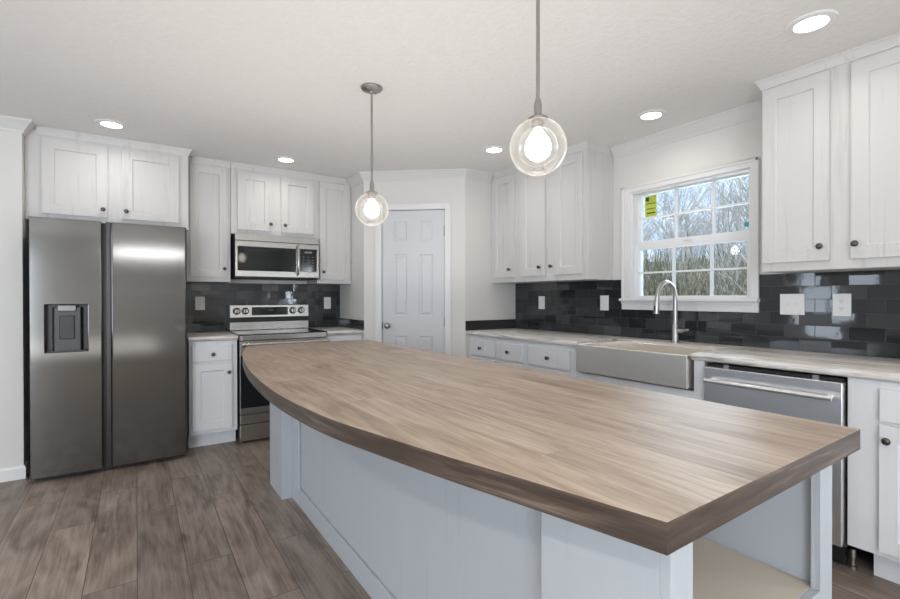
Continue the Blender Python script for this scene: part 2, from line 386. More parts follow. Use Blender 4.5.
            def ring(ins, dep): return [s.b.verts.new(M(u, dep, z)) for u, z in ((a+ins, c+ins), (b-ins, c+ins), (b-ins, d-ins), (a+ins, d-ins))]
            prev = ring(0, 0)
            for ins, dep in prof:
                cur = ring(ins, dep)
                for k in range(4): k2 = (k+1) % 4; s.b.faces.new((prev[k], prev[k2], cur[k2], cur[k]))
                prev = cur
            s.b.faces.new(prev)
        return s
    def build(s, name, material, parent=None, at=None, local=False, bevel=0, smooth=False, seg=2):
        """world coordinates in; stored relative to the parent (or to 'at' for a top-level mesh)"""
        bmesh.ops.remove_doubles(s.b, verts=s.b.verts, dist=1e-6)
        bmesh.ops.recalc_face_normals(s.b, faces=s.b.faces)
        off = Vector((0, 0, 0))
        if parent is not None and not local:
            q = parent
            while q is not None: off += q.location; q = q.parent
        if parent is None and at is not None: off = Vector(at)
        if off.length: bmesh.ops.translate(s.b, verts=s.b.verts, vec=-off)
        me = bpy.data.meshes.new(name); s.b.to_mesh(me); s.b.free(); me.materials.append(material)
        o = bpy.data.objects.new(name, me); COL.objects.link(o)
        if parent is not None: o.parent = parent
        elif at is not None: o.location = at
        if smooth:
            for p_ in me.polygons: p_.use_smooth = True
            if smooth == 'auto': me.set_sharp_from_angle(angle=math.radians(35))
        if bevel:
            md = o.modifiers.new('bevel', 'BEVEL'); md.width = bevel; md.segments = seg; md.limit_method = 'ANGLE'; md.angle_limit = math.radians(40); md.harden_normals = False
        return o
def struct(o, label=None):
    o['kind'] = 'structure'
    if label: o['label'] = label
    return o
def tag(o, label, cat, group=None):
    o['label'] = label; o['category'] = cat
    if group: o['group'] = group
    return o
def empty(name, loc, rz=0):
    o = bpy.data.objects.new(name, None); COL.objects.link(o); o.location = loc; o.rotation_euler = (0, 0, rz); o.empty_display_size = .1; return o
def thing(name, loc, label, cat, group=None, rz=0): return tag(empty(name, loc, rz), label, cat, group)
def copy_tree(o, parent=None):
    c = o.copy(); COL.objects.link(c)
    if parent is not None: c.parent = parent
    for ch in list(o.children): copy_tree(ch, c)
    return c

# ------------------------------------------------------------------ layout constants (metres)
CEIL = 2.44
YB = 4.875           # back wall
XR = 3.24            # right wall
PX, PY = 1.843, 4.221    # pantry corner by the range
QX, QY = 2.595, 3.580    # pantry corner by the sink run
NX, NY = -.64, 4.26      # end of the wall left of the fridge
XW, YS = -3.6, -3.6      # far sides of the room behind the camera
WT = .12

# ------------------------------------------------------------------ structure
struct(MB().box(XW-WT, XR+WT, YS-WT, YB+WT, -.12, 0).build('floor', M_FLOOR))
struct(MB().box(XW-WT, XR+WT, YS-WT, YB+WT, CEIL, CEIL+.12).build('ceiling', M_CEIL))
struct(MB().box(NX-WT, PX+.02, YB, YB+WT, 0, CEIL).build('wall_back', M_WALL))
struct(MB().box(XW, NX, NY, NY+WT, 0, CEIL).box(NX-WT, NX, NY+WT, YB, 0, CEIL).build('wall_left', M_WALL))
struct(MB().prism([(PX, YB), (PX, PY), (PX+.10, PY+.045), (PX+.10, YB)], 0, CEIL).build('wall_pantry_left', M_WALL))
struct(MB().prism([(QX, QY), (XR, QY), (XR, QY+.10), (QX+.04, QY+.10)], 0, CEIL).build('wall_pantry_right', M_WALL))
dt = Vector((QX-PX, QY-PY)); dlen = dt.length; dang = math.atan2(dt.y, dt.x)
DO = (.178, .790, 2.073)     # door opening along the diagonal wall
ML = lambda u, d, z: Vector((u, -d, z))
dw = MB().slab(ML, 0, dlen, 0, CEIL, .10, [(DO[0]-.012, DO[1]+.012, 0.0, DO[2]+.012)], through=True).build('wall_pantry_front', M_WALL)
dw.location = (PX, PY, 0); dw.rotation_euler = (0, 0, dang); struct(dw)
MR = lambda u, d, z: Vector((XR-d, u, z))
WIN = (1.372, 2.240, 1.20, 2.055)
struct(MB().slab(MR, YS, YB, 0, CEIL, WT, [WIN, (-2.7, -1.3, .75, 2.05)], through=True).build('wall_right', M_WALL))
MWt = lambda u, d, z: Vector((XW+d, u, z))
struct(MB().slab(MWt, YS, YB, 0, CEIL, WT, [(2.75, 3.65, .7, 2.2), (-2.6, -.2, .7, 2.2)], through=True).build('wall_west', M_WALL))
MS = lambda u, d, z: Vector((u, YS+d, z))
struct(MB().slab(MS, XW, XR, 0, CEIL, WT, [(-3.5, -1.8, .0, 2.2), ], through=True).build('wall_south', M_WALL))

# window frames behind the camera
def plain_window(n, Mf, u0, u1, z0, z1, nu, nz):
    w = struct(empty('window_%d' % n, Mf((u0+u1)/2, 0, z0)))
    b = MB()
    b.slab(Mf, u0-.07, u1+.07, z0-.07 if z0 > .1 else 0, z1+.07, -.018, [(u0, u1, z0, z1)], through=True)
    b.build('window_casing', M_TRIM, w)
    b = MB(); op = []
    du = (u1-u0)/nu; dz = (z1-z0)/nz
    for i in range(nu):
        for j in range(nz): op.append((u0+du*i+.022, u0+du*(i+1)-.022, z0+dz*j+.022, z0+dz*(j+1)-.022))
    Mi = lambda u, d, z: Mf(u, d-.05, z)
    b.slab(Mi, u0, u1, z0, z1, .03, op, through=True); b.build('window_sash', M_VINYL, w)
plain_window(2, MWt, 2.75, 3.65, .7, 2.2, 2, 2)
plain_window(5, MWt, -2.6, -.2, .7, 2.2, 3, 2)  # unseen window, added to let light onto the island
plain_window(3, MS, -3.5, -1.8, 0.0, 2.2, 2, 1)  # unseen patio door, added as an opening for fill light
plain_window(4, MR, -2.7, -1.3, .75, 2.05, 2, 2)

# crown and base mouldings of the room
CP = [(0, CEIL-.085), (.008, CEIL-.085), (.012, CEIL-.070), (.040, CEIL-.030), (.055, CEIL-.012), (.062, CEIL-.012), (.062, CEIL), (0, CEIL)]
def trim(n, path, prof, m=M_CROWN): return struct(MB().sweep(path, prof).build('trim_%d' % n, m))
trim(1, [(XW+.0, NY), (NX, NY), (NX, 4.341)], CP)
trim(2, [(PX, 4.54), (PX, PY), (QX, QY), (2.905, QY)], CP)
trim(3, [(XR, 2.395), (XR, 1.19)], CP)
BP = [(0, 0), (.013, 0), (.013, .075), (.008, .088), (0, .090)]
struct(MB().sweep([(XW, NY), (NX-.001, NY), (NX-.001, NY+.1)], BP).build('baseboard_left', M_TRIM))
dv = dt.normalized()
pa = Vector((PX, PY)); 
struct(MB().sweep([(PX, PY+.02), (PX, PY), tuple(pa+dv*(DO[0]-.07))], BP).build('baseboard_pantry_left', M_TRIM))
struct(MB().sweep([tuple(pa+dv*(DO[1]+.07)), (QX, QY), (QX+.005, QY)], BP).build('baseboard_pantry_right', M_TRIM))

# ------------------------------------------------------------------ pantry door (door_1)
d1 = struct(empty('door_1', (PX, PY, 0), dang), 'white six-panel pantry door across the corner')
cs = .060
cas = MB()
for (a, b, c, e) in ((DO[0]-cs, DO[0]-.004, 0, DO[2]+cs), (DO[1]+.004, DO[1]+cs, 0, DO[2]+cs), (DO[0]-.004, DO[1]+.004, DO[2]+.004, DO[2]+cs)):
    cas.box(a, b, -.012, 0.0, c, e)
cas.box(DO[0]-cs, DO[0]-cs+.018, -.018, -.012, 0, DO[2]+cs).box(DO[1]+cs-.018, DO[1]+cs, -.018, -.012, 0, DO[2]+cs).box(DO[0]-cs, DO[1]+cs, -.018, -.012, DO[2]+cs-.018, DO[2]+cs)
cas.build('door_casing', M_TRIM, d1, local=True, bevel=.002)
jb = MB().box(DO[0]-.012, DO[0]-.003, 0, .10, 0, DO[2]+.012).box(DO[1]+.003, DO[1]+.012, 0, .10, 0, DO[2]+.012).box(DO[0]-.003, DO[1]+.003, 0, .10, DO[2]+.003, DO[2]+.012)
jb.box(DO[0]-.003, DO[0]+.010, .055, .068, 0, DO[2]).box(DO[1]-.010, DO[1]+.003, .055, .068, 0, DO[2])
jb.build('door_jamb', M_TRIM, d1, local=True)
op = []
for (z0, z1) in ((.20, .86), (1.053, 1.650), (1.776, 1.967)):
    for (a, b) in ((.291, .423), (.541, .673)): op.append((a, b, z0, z1))
lf = MB().slab(lambda u, d, z: Vector((u, .014-d, z)), DO[0]+.001, DO[1]-.001, .012, DO[2]-.002, .035, op, [(.006, -.007), (.016, -.009), (.034, -.002)])
lf.build('door_leaf', M_DOOR, d1, local=True)
kb = MB().lathe([(0, 0), (.030, 0), (.030, .004), (.026, .007), (.012, .010), (.010, .028), (.016, .033), (.026, .040), (.028, .050), (.024, .060), (.012, .066), (0, .067)], (.232, .0135, .958), (0, -1, 0), 24)
kb.build('door_knob', M_PEND, d1, local=True, smooth=True)
MB().box(DO[0]-.0015, DO[0]+.0045, .002, .013, .925, .990).build('latch_plate', M_BRONZE, d1, local=True)
for hz in (.25, 1.0, 1.87):
    MB().box(DO[1]-.004, DO[1]+.004, .002, .0135, hz-.045, hz+.045).lathe([(0, -.047), (.0055, -.047), (.0055, .047), (0, .047)], (DO[1], .002, hz), (0, 0, 1), 10).build('door_hinge', M_PEND, d1, local=True)

# ------------------------------------------------------------------ kitchen window (window_1)
w1 = struct(empty('window_1', (XR, 1.806, 1.20)), 'white double-hung kitchen window above the sink')
WO = (1.325, 2.312)
b = MB()
for (a, c, e, g) in ((WO[0], WIN[0]+.002, 1.222, 2.055+.048), (WIN[1]-.002, WO[1], 1.222, 2.055+.048), (WIN[0]+.002, WIN[1]-.002, 2.052, 2.103)):
    b.box(XR-.017, XR, a, c, e, g)
b.box(XR-.024, XR-.017, WO[0], WO[0]+.016, 1.222, 2.103).box(XR-.024, XR-.017, WO[1]-.016, WO[1], 1.222, 2.103).box(XR-.024, XR-.017, WO[0], WO[1], 2.087, 2.103)
b.build('window_casing', M_TRIM, w1, bevel=.002)
MB().box(XR-.050, XR+.06, WO[0]-.006, WO[1]+.006, 1.200, 1.222).build('window_sill', M_TRIM, w1, bevel=.005)
MB().box(XR-.018, XR, WO[0], WO[1], 1.134, 1.200).box(XR-.026, XR-.018, WO[0], WO[1], 1.180, 1.200).build('window_apron', M_TRIM, w1, bevel=.002)
MB().slab(lambda u, d, z: Vector((XR-d, u, z)), WIN[0], WIN[1], 1.2, 2.055, WT+.02, [(WIN[0]+.016, WIN[1]-.016, 1.224, 2.040)], through=True).build('window_jamb', M_VINYL, w1)
GY0, GY1 = 1.412, 2.192
def sash(name, x, z0, z1, g0, g1):
    cols = [GY0, 1.637, 1.640, 1.910, 1.913, GY1]
    op = []
    c = [GY0, 1.640, 1.912, GY1]; mid = (g0+g1)/2; hm = .0062
    for i in range(3):
        for j in range(2):
            op.append((c[i]+(hm if i else 0), c[i+1]-(hm if i < 2 else 0), (mid+hm) if j else g0, g1 if j else (mid-hm)))
    o = MB().slab(lambda u, d, z: Vector((x-d, u, z)), WIN[0]+.016, WIN[1]-.016, z0, z1, .030, op, through=True).build(name, M_VINYL, w1)
    MB().box(x+.012, x+.016, GY0-.004, GY1+.004, g0-.004, g1+.004).build('window_pane', M_PANE, o)
    return o
sash('lower_sash', XR+.030, 1.224, 1.640, 1.243, 1.598)
sash('upper_sash', XR+.062, 1.615, 2.040, 1.668, 2.030)
MB().box(XR+.020, XR+.030, 1.77, 1.83, 1.636, 1.650).build('sash_lock', M_VINYL, w1, bevel=.003)
st = thing('window_sticker', (XR+.060, 2.12, 1.85), 'lime yellow paper sticker in top left pane of kitchen window', 'sticker')
MB().box(XR+.0725, XR+.0735, 2.068, 2.165, 1.852, 2.020).build('sticker_paper', M_YEL, st)
b = MB().box(XR+.0715, XR+.0722, 2.130, 2.158, 1.978, 2.008).box(XR+.0715, XR+.0722, 2.075, 2.158, 1.955, 1.961)
b.box(XR+.0715, XR+.0722, 2.080, 2.150, 1.915, 1.921).box(XR+.0715, XR+.0722, 2.080, 2.150, 1.880, 1.890).build('sticker_print', M_INK, st)
tag(MB().box(XR+.0725, XR+.0735, 1.416, 1.446, 1.692, 1.722).build('window_sticker', M_TEAL, at=(XR+.073, 1.431, 1.69)), 'small teal sticker in the right corner of kitchen window upper sash', 'sticker')

# ------------------------------------------------------------------ cabinets
MBk = lambda Yf: (lambda u, d, z: Vector((u, Yf-d, z)))
MRt = lambda Xf: (lambda u, d, z: Vector((Xf-d, u, z)))
SH = [(.0035, -.003), (.006, -.0105)]
def shaker(parent, M, u0, u1, z0, z1, knob=None, name='door', rail=.062, mt=None):
    b = MB().slab(lambda u, d, z: M(u, d+.020, z), u0, u1, z0, z1, .019, [(u0+rail, u1-rail, z0+rail, z1-rail)], SH)
    o = b.build(name, mt or M_CAB, parent, bevel=.0012)
    if knob: add_knob(o, M, *knob)
    return o
def add_knob(o, M, u, z):
    c = M(u, .020, z); ax = M(u, 1.02, z)-c
    MB().lathe([(0, 0), (.0085, 0), (.0085, .002), (.0055, .004), (.0055, .013), (.010, .016), (.0145, .019), (.0155, .023), (.0135, .027), (.007, .030), (0, .0305)], c, ax, 16).build('knob', M_BRONZE, o, smooth=True)
def drawer(parent, M, u0, u1, z0, z1, knob):
    b = MB().slab(lambda u, d, z: M(u, d+.020, z), u0, u1, z0, z1, .019)
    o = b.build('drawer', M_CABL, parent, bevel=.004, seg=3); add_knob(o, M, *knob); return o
CPC = [(0, CEIL-.052), (.005, CEIL-.052), (.007, CEIL-.042), (.016, CEIL-.020), (.022, CEIL-.010), (.026, CEIL-.010), (.026, CEIL), (0, CEIL)]
def base_back(x0, x1, label, D, group='base cabinets beside the range', bodyx=None):
    t_ = thing('base_cabinet', ((x0+x1)/2, YB-.3, 0), label, 'cabinet')
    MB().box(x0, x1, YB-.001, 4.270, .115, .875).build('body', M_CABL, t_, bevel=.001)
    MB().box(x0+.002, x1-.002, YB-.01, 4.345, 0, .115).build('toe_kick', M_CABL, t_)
    return t_

# above the fridge
t_ = thing('wall_cabinet', (-.14, 4.6, 1.80), 'shallow two-door white cabinet mounted above the refrigerator', 'cabinet')
MB().box(NX+.002, .358, 4.343, YB, 1.785, CEIL-.002).build('body', M_CAB, t_, bevel=.001)
M = MBk(4.343)
shaker(t_, M, -.548, -.172, 1.832, 2.364, (-.200, 1.890), rail=.066)
shaker(t_, M, -.086, .291, 1.832, 2.364, (-.058, 1.890), rail=.066)
MB().sweep([(NX+.064, 4.342), (.358, 4.342), (.358, 4.50)], CPC).build('crown', M_CAB, t_)
# tall narrow one right of it
YU = 4.542
M = MBk(YU)
t_ = thing('wall_cabinet', (.53, 4.7, 1.37), 'narrow single-door white wall cabinet between refrigerator and microwave', 'cabinet')
MB().box(.360, .702, YU, YB, 1.372, CEIL-.002).build('body', M_CAB, t_, bevel=.001)
shaker(t_, M, .384, .676, 1.412, 2.378, (.649, 1.487))
MB().sweep([(.402, YU), (.703, YU)], CPC).build('crown', M_CAB, t_)
# over the microwave
t_ = thing('wall_cabinet', (1.10, 4.7, 1.81), 'short two-door white wall cabinet directly above the microwave', 'cabinet')
MB().box(.704, 1.483, YU-.018, YB, 1.806, CEIL-.002).build('body', M_CAB, t_, bevel=.001)
M = MBk(YU-.018)
shaker(t_, M, .755, 1.052, 1.845, 2.365, (1.036, 1.912))
shaker(t_, M, 1.134, 1.444, 1.845, 2.365, (1.166, 1.912))
MB().sweep([(.704, YU-.018), (1.483, YU-.018)], CPC).build('crown', M_CAB, t_)
# right of the microwave
M = MBk(YU)
t_ = thing('wall_cabinet', (1.66, 4.7, 1.37), 'narrow single-door white wall cabinet right of the microwave', 'cabinet')
MB().box(1.485, PX-.001, YU, YB, 1.372, CEIL-.002).build('body', M_CAB, t_, bevel=.001)
shaker(t_, M, 1.508, 1.822, 1.412, 2.378, (1.541, 1.487))
MB().sweep([(1.485, YU), (PX-.063, YU)], CPC).build('crown', M_CAB, t_)
# base cabinets of the back wall
M = MBk(4.270)
t_ = base_back(.350, .708, 'white base cabinet with one drawer and one door beside the refrigerator', 0)
drawer(t_, M, .372, .668, .712, .846, (.522, .768))
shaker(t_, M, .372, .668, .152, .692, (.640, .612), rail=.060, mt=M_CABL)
t_ = base_back(1.486, PX-.002, 'white base cabinet right of the range, mostly hidden by the island', 0)
drawer(t_, M, 1.510, 1.815, .712, .846, (1.662, .768))
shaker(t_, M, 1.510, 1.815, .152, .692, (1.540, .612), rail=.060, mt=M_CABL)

# wall cabinets of the right wall
XU = 2.915
M = MRt(XU)
def upper_right(y0, y1, doors, label, crown, knobs):
    t_ = thing('wall_cabinet', (XU+.16, (y0+y1)/2, 1.37), label, 'cabinet')
    MB().box(XU, XR-.0005, y0, y1, 1.372, CEIL-.002).build('body', M_CAB, t_, bevel=.001)
    for (a, b_), k in zip(doors, knobs): shaker(t_, M, a, b_, 1.418, 2.374, k, rail=.064)
    MB().sweep(crown, CPC).build('crown', M_CAB, t_)
upper_right(3.190, QY-.001, [(3.225, 3.538)], 'narrow single-door white wall cabinet in the corner next to pantry', [(XU, QY-.063), (XU, 3.190)], [(3.285, 1.492)])
upper_right(2.402, 3.188, [(2.838, 3.136), (2.438, 2.728)], 'two-door white wall cabinet left of the kitchen window', [(XU, 3.188), (XU, 2.402), (XR-.063, 2.402)], [(2.895, 1.492), (2.757, 1.492)])
upper_right(.475, 1.183, [(.871, 1.172), (.496, .786)], 'two-door white wall cabinet right of the kitchen window', [(XR-.064, 1.183), (XU, 1.183), (XU, .475)], [(.905, 1.490), (.765, 1.490)])
upper_right(-.30, .473, [(.122, .462), (-.285, .052)], 'two-door white wall cabinet at the right end, past the frame edge', [(XU, .473), (XU, -.30)], [(.150, 1.490), (.020, 1.490)])

# base cabinets of the right wall
XB = 2.630
M = MRt(XB)
def base_right(y0, y1, label, fronts, toe=True, z1=.875):
    t_ = thing('base_cabinet', (XB+.3, (y0+y1)/2, 0), label, 'cabinet')
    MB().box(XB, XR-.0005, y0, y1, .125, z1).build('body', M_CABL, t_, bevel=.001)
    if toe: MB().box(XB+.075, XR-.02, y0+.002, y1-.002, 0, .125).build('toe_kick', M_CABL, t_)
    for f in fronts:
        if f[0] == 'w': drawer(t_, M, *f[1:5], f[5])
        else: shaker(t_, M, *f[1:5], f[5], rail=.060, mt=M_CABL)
    return t_
base_right(2.775, QY-.002, 'white base cabinet with two small drawers in the corner by the pantry', [('w', 3.170, 3.525, .695, .842, (3.360, .768)), ('w', 2.812, 3.129, .695, .842, (2.980, .768)), ('d', 3.170, 3.525, .152, .675, (3.20, .60)), ('d', 2.812, 3.129, .152, .675, (3.10, .60))])
base_right(2.262, 2.773, 'white base cabinet with one wide drawer just left of the sink', [('w', 2.312, 2.742, .695, .842, (2.520, .768)), ('d', 2.312, 2.742, .152, .675, (2.345, .60))])
sk = base_right(1.352, 2.260, 'white sink base cabinet under the steel farmhouse sink', [('d', 1.835, 2.222, .152, .655, (1.87, .60)), ('d', 1.395, 1.800, .152, .655, (1.765, .60))], z1=.695)
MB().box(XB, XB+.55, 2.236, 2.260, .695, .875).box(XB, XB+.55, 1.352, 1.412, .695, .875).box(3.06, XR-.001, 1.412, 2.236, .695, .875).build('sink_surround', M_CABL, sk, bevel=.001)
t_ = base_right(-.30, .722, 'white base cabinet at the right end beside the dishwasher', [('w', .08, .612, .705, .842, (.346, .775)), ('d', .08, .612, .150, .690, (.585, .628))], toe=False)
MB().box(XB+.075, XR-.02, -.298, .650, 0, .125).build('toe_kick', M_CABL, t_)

# ------------------------------------------------------------------ countertops
XC = 2.600
def ctr_prof_r(x1): 
    return [(x1, 0, .915), (XC+.014, 0, .915), (XC+.006, 0, .912), (XC+.001, 0, .905), (XC, 0, .896), (XC+.001, 0, .887), (XC+.005, 0, .880), (XC+.012, 0, .8765), (x1, 0, .8765)]
b = MB().extrude(ctr_prof_r(XR-.001), (0, -.30, 0), (0, 1.413, 0)).extrude(ctr_prof_r(XR-.001), (0, 2.235, 0), (0, QY-.001, 0)).box(3.055, XR-.001, 1.413, 2.235, .8765, .915)
tag(b.build('countertop', M_CTR, at=(2.9, 1.6, .8765), smooth='auto'), 'streaked grey stone-look countertop along the window wall', 'countertop')
def ctr_prof_b(y0): return [(0, YB-.001, .915), (0, y0+.014, .915), (0, y0+.006, .912), (0, y0+.001, .905), (0, y0, .896), (0, y0+.001, .887), (0, y0+.005, .880), (0, y0+.012, .8765), (0, YB-.001, .8765)]
tag(MB().extrude(ctr_prof_b(4.240), (.345, 0, 0), (.712, 0, 0)).build('countertop', M_CTB, at=(.53, 4.5, .8765), smooth='auto'), 'short grey countertop piece between refrigerator and range', 'countertop')
tag(MB().extrude(ctr_prof_b(4.240), (1.482, 0, 0), (PX-.001, 0, 0)).build('countertop', M_CTB, at=(1.66, 4.5, .8765), smooth='auto'), 'short grey countertop piece between range and pantry wall', 'countertop')

# ------------------------------------------------------------------ backsplashes
tag(MB().box(XR-.008, XR-.0002, -.30, 1.3245, .9155, 1.3715).box(XR-.008, XR-.0002, 1.3245, 2.3125, .9155, 1.1335).box(XR-.008, XR-.0002, 2.3125, QY-.0005, .9155, 1.3715).build('tile_backsplash', M_TILE_R), 'glossy charcoal subway tile backsplash on the window wall', 'backsplash')
tag(MB().box(.361, PX-.0005, YB-.008, YB-.0002, .9155, 1.3715).build('tile_backsplash', M_TILE_B), 'glossy charcoal subway tile backsplash behind the range', 'backsplash')
M_STRIP = simple('charcoal_strip', (.028, .028, .028), .12)
tag(MB().box(PX-.009, PX-.0002, PY+.001, YB-.009, .9155, 1.008).build('backsplash_strip', M_STRIP, at=(PX-.004, 4.5, .9155)), 'low charcoal backsplash strip on the pantry wall by the range', 'backsplash')
tag(MB().box(QX+.002, XR-.009, QY-.009, QY-.0002, .9155, 1.008).build('backsplash_strip', M_STRIP, at=(2.9, QY-.004, .9155)), 'low charcoal backsplash strip on the pantry wall in the sink corner', 'backsplash')

# ------------------------------------------------------------------ outlets and switches
def plate(M, u0, u1, z0, z1, kind, label, name, cat):
    t_ = thing(name, M((u0+u1)/2, .0, (z0+z1)/2), label, cat)
    b = MB().slab(lambda u, d, z: M(u, d+.006, z), u0, u1, z0, z1, .0058).build('cover_plate', M_PLATE, t_, bevel=.002)
    uc = (u0+u1)/2; zc = (z0+z1)/2
    def rocker(u):
        MB().slab(lambda a, d, z: M(a, d+.0095, z), u-.016, u+.016, zc-.033, zc+.033, .003).build('rocker', M_PLATE, t_, bevel=.001)
    def duplex(u):
        for s in (-1, 1):
            o = MB().slab(lambda a, d, z: M(a, d+.008, z), u-.016, u+.016, zc+s*.020-.014, zc+s*.020+.014, .0018).build('receptacle', M_PLATE, t_, bevel=.001)
            q = MB()
            for k in (-.006, .006): q.slab(lambda a, d, z: M(a, d+.0085, z), u+k-.0013, u+k+.0013, zc+s*.020-.002, zc+s*.020+.006, .0004)
            q.slab(lambda a, d, z: M(a, d+.0085, z), u-.0022, u+.0022, zc+s*.020-.010, zc+s*.020-.006, .0004)
            q.build('slot', M_SLOT, o)
    if kind == 'r': rocker(uc)
    if kind == 'd': duplex(uc)
    if kind == 't':
        for k in (-.023, .023):
            MB().slab(lambda a, d, z: M(a, d+.0085, z), uc+k-.005, uc+k+.005, zc-.012, zc+.012, .002).slab(lambda a, d, z: M(a, d+.016, z), uc+k-.0035, uc+k+.0035, zc-.001, zc+.009, .009).build('toggle', M_PLATE, t_)
MTB = MBk(YB-.008); MTR = MRt(XR-.008)
plate(MTB, .452, .532, 1.118, 1.243, 'r', 'white switch plate on dark tile between refrigerator and range', 'light_switch', 'switch')
plate(MTB, 1.664, 1.738, 1.112, 1.236, 'd', 'white duplex outlet on dark tile right of the range', 'wall_outlet', 'outlet')
plate(MTR, 3.163, 3.243, 1.118, 1.242, 'r', 'white switch plate in the tile corner, leftmost on the window wall', 'light_switch', 'switch')
plate(MTR, 2.440, 2.524, 1.122, 1.246, 'r', 'white switch plate on dark tile immediately left of the window', 'light_switch', 'switch')
plate(MTR, 1.085, 1.210, 1.126, 1.250, 't', 'wide double toggle switch plate on dark tile right of the window', 'light_switch', 'switch')
plate(MTR, .872, .954, 1.126, 1.250, 'd', 'white duplex outlet at the far right of the window wall tile', 'wall_outlet', 'outlet')

# ------------------------------------------------------------------ refrigerator
t_ = thing('refrigerator', (-.13, 4.46, 0), 'stainless side-by-side refrigerator with ice and water dispenser', 'refrigerator')
MB().box(-.578, .318, 4.145, 4.86, .03, 1.745).build('body', M_DKGREY, t_, bevel=.003)
MB().box(-.57, .31, 4.150, 4.80, .004, .03).build('base_grille', M_BLACK, t_)
for (x, nm) in ((-.5, 0), (.24, 1)): MB().box(x-.03, x+.03, 4.10, 4.18, 1.745, 1.768).build('hinge_cover', M_DKGREY, t_, bevel=.004)
FY = 4.076
def fdoor(x0, x1, opening, edge):
    # rounded vertical edges
    r = .012
    if opening is None:
        pr = [(x0, 4.138), (x0, FY+r), (x0+r*.3, FY+r*.3), (x0+r, FY), (x1-r, FY), (x1-r*.3, FY+r*.3), (x1, FY+r), (x1, 4.138)]
        return MB().prism(pr, .032, 1.770)
    b = MB(); M = lambda u, d, z: Vector((u, FY-d, z))
    b.slab(M, x0, x1, .032, 1.770, .062, [opening], [(.001, -.004), (.001, -.055)])
    return b
dl = fdoor(-.5816, -.200, (-.505, -.276, .865, 1.187), 0).build('door', M_FRIDGE, t_, bevel=.006, seg=3); dl['label'] = 'left freezer door with dark dispenser recess'
dr = fdoor(-.146, .322, None, 1).build('door', M_FRIDGE, t_, bevel=.004, seg=2); dr['label'] = 'wide right door'
MB().box(-.176, -.1465, FY+.006, 4.138, .032, 1.770).build('handle_channel', simple('handle_channel_steel', (.07, .07, .07), .3, 1), t_, bevel=.003)
MB().box(-.1995, -.177, FY+.045, 4.138, .04, 1.765).build('door_gasket', M_BLACK, t_)
# dispenser insert
di = MB()
di.slab(lambda u, d, z: Vector((u, FY+.052-d, z)), -.504, -.277, .866, 1.186, .002)
dz = di.build('dispenser_liner', M_BLACK, dl)
MB().prism([(-.472, FY+.050), (-.458, FY+.014), (-.318, FY+.014), (-.304, FY+.050)], .872, 1.170).build('dispenser_well', M_RECESS, dl, bevel=.003)
MB().box(-.430, -.350, FY+.004, FY+.014, .952, 1.112).build('dispenser_paddle', M_BLACK, dl, bevel=.004)
MB().box(-.440, -.340, FY-.002, FY+.020, 1.142, 1.184).build('dispenser_spout', simple('spout_grey', (.16, .16, .16), .3, .6), dl, bevel=.004)
MB().box(-.495, -.288, FY+.002, FY+.050, .866, .874).build('drip_tray', M_RECESS, dl, bevel=.001)

# ------------------------------------------------------------------ range
t_ = thing('range_oven', (1.095, 4.5, 0), 'stainless electric range with black glass top between the base cabinets', 'range')
RX0, RX1 = .719, 1.473
MB().box(RX0+.003, RX1-.003, 4.232, YB-.012, .03, .895).build('body', M_BLACK, t_, bevel=.002)
MB().box(RX0, RX1, 4.222, 4.800, .895, .920).build('cooktop', M_GLASSB, t_, bevel=.003)
MB().prism([(RX0, 4.236), (RX0, 4.212), (RX0+.02, 4.198), (RX1-.02, 4.198), (RX1, 4.212), (RX1, 4.236)], .868, .912).build('cooktop_trim', M_STEELB, t_, bevel=.004)
MB().box(RX0-.010, RX1, 4.795, YB-.012, .922, 1.163).build('backguard', M_BLACK, t_, bevel=.004)
b = MB().extrude([(0, 4.794, 1.162), (0, 4.782, 1.160), (0, 4.776, 1.042), (0, 4.794, 1.036)], (RX0+.012, 0, 0), (RX1-.001, 0, 0))
cp = b.build('control_panel', M_STEELB, t_, bevel=.002)
MB().box(.925, 1.262, 4.772, 4.781, 1.062, 1.140).build('display', M_GLASSB, t_, bevel=.001)
MB().box(1.075, 1.120, 4.7705, 4.7722, 1.108, 1.113).build('clock_digits', simple('display_print', (.22, .24, .26), .4), t_)
MB().box(RX0+.012, RX1-.001, 4.780, 4.794, .921, .998).build('back_trim', M_STEELB, t_, bevel=.003)
for x in (.790, .866, 1.312, 1.396):
    k = MB().lathe([(0, 0), (.030, 0), (.031, .004), (.026, .008), (.023, .024), (.020, .027), (0, .027)], (x, 4.7785, 1.104), (0, -1, 0), 22).build('burner_knob', M_STEELB, t_, smooth='auto')
    MB().lathe([(.031, 0), (.034, 0), (.034, .003), (.031, .003)], (x, 4.7785, 1.104), (0, -1, 0), 22, closed=True).build('knob_ring', M_BLACK, k, smooth='auto')
    MB().box(x-.004, x+.004, 4.748, 4.756, 1.082, 1.126).build('knob_grip', M_BLACK, k, bevel=.001)
for (x, y, r) in ((.91, 4.38, .10), (1.29, 4.38, .085), (.91, 4.64, .08), (1.29, 4.64, .10), (1.10, 4.66, .05)):
    MB().lathe([(r, 0), (r, .0006), (r-.003, .0006), (r-.003, 0)], (x, y, .9201), (0, 0, 1), 40, closed=True).build('burner_ring', simple('burner_print', (.10, .10, .10), .3), t_)
od = MB().slab(lambda u, d, z: Vector((u, 4.205-d, z)), RX0+.002, RX1-.002, .245, .862, .028, [(RX0+.006, RX1-.006, .300, .742)], [(.001, -.003)]).build('oven_door', M_STEELB, t_, bevel=.003)
MB().box(RX0+.007, RX1-.007, 4.2035, 4.208, .301, .741).build('oven_window', M_GLASSB, od)
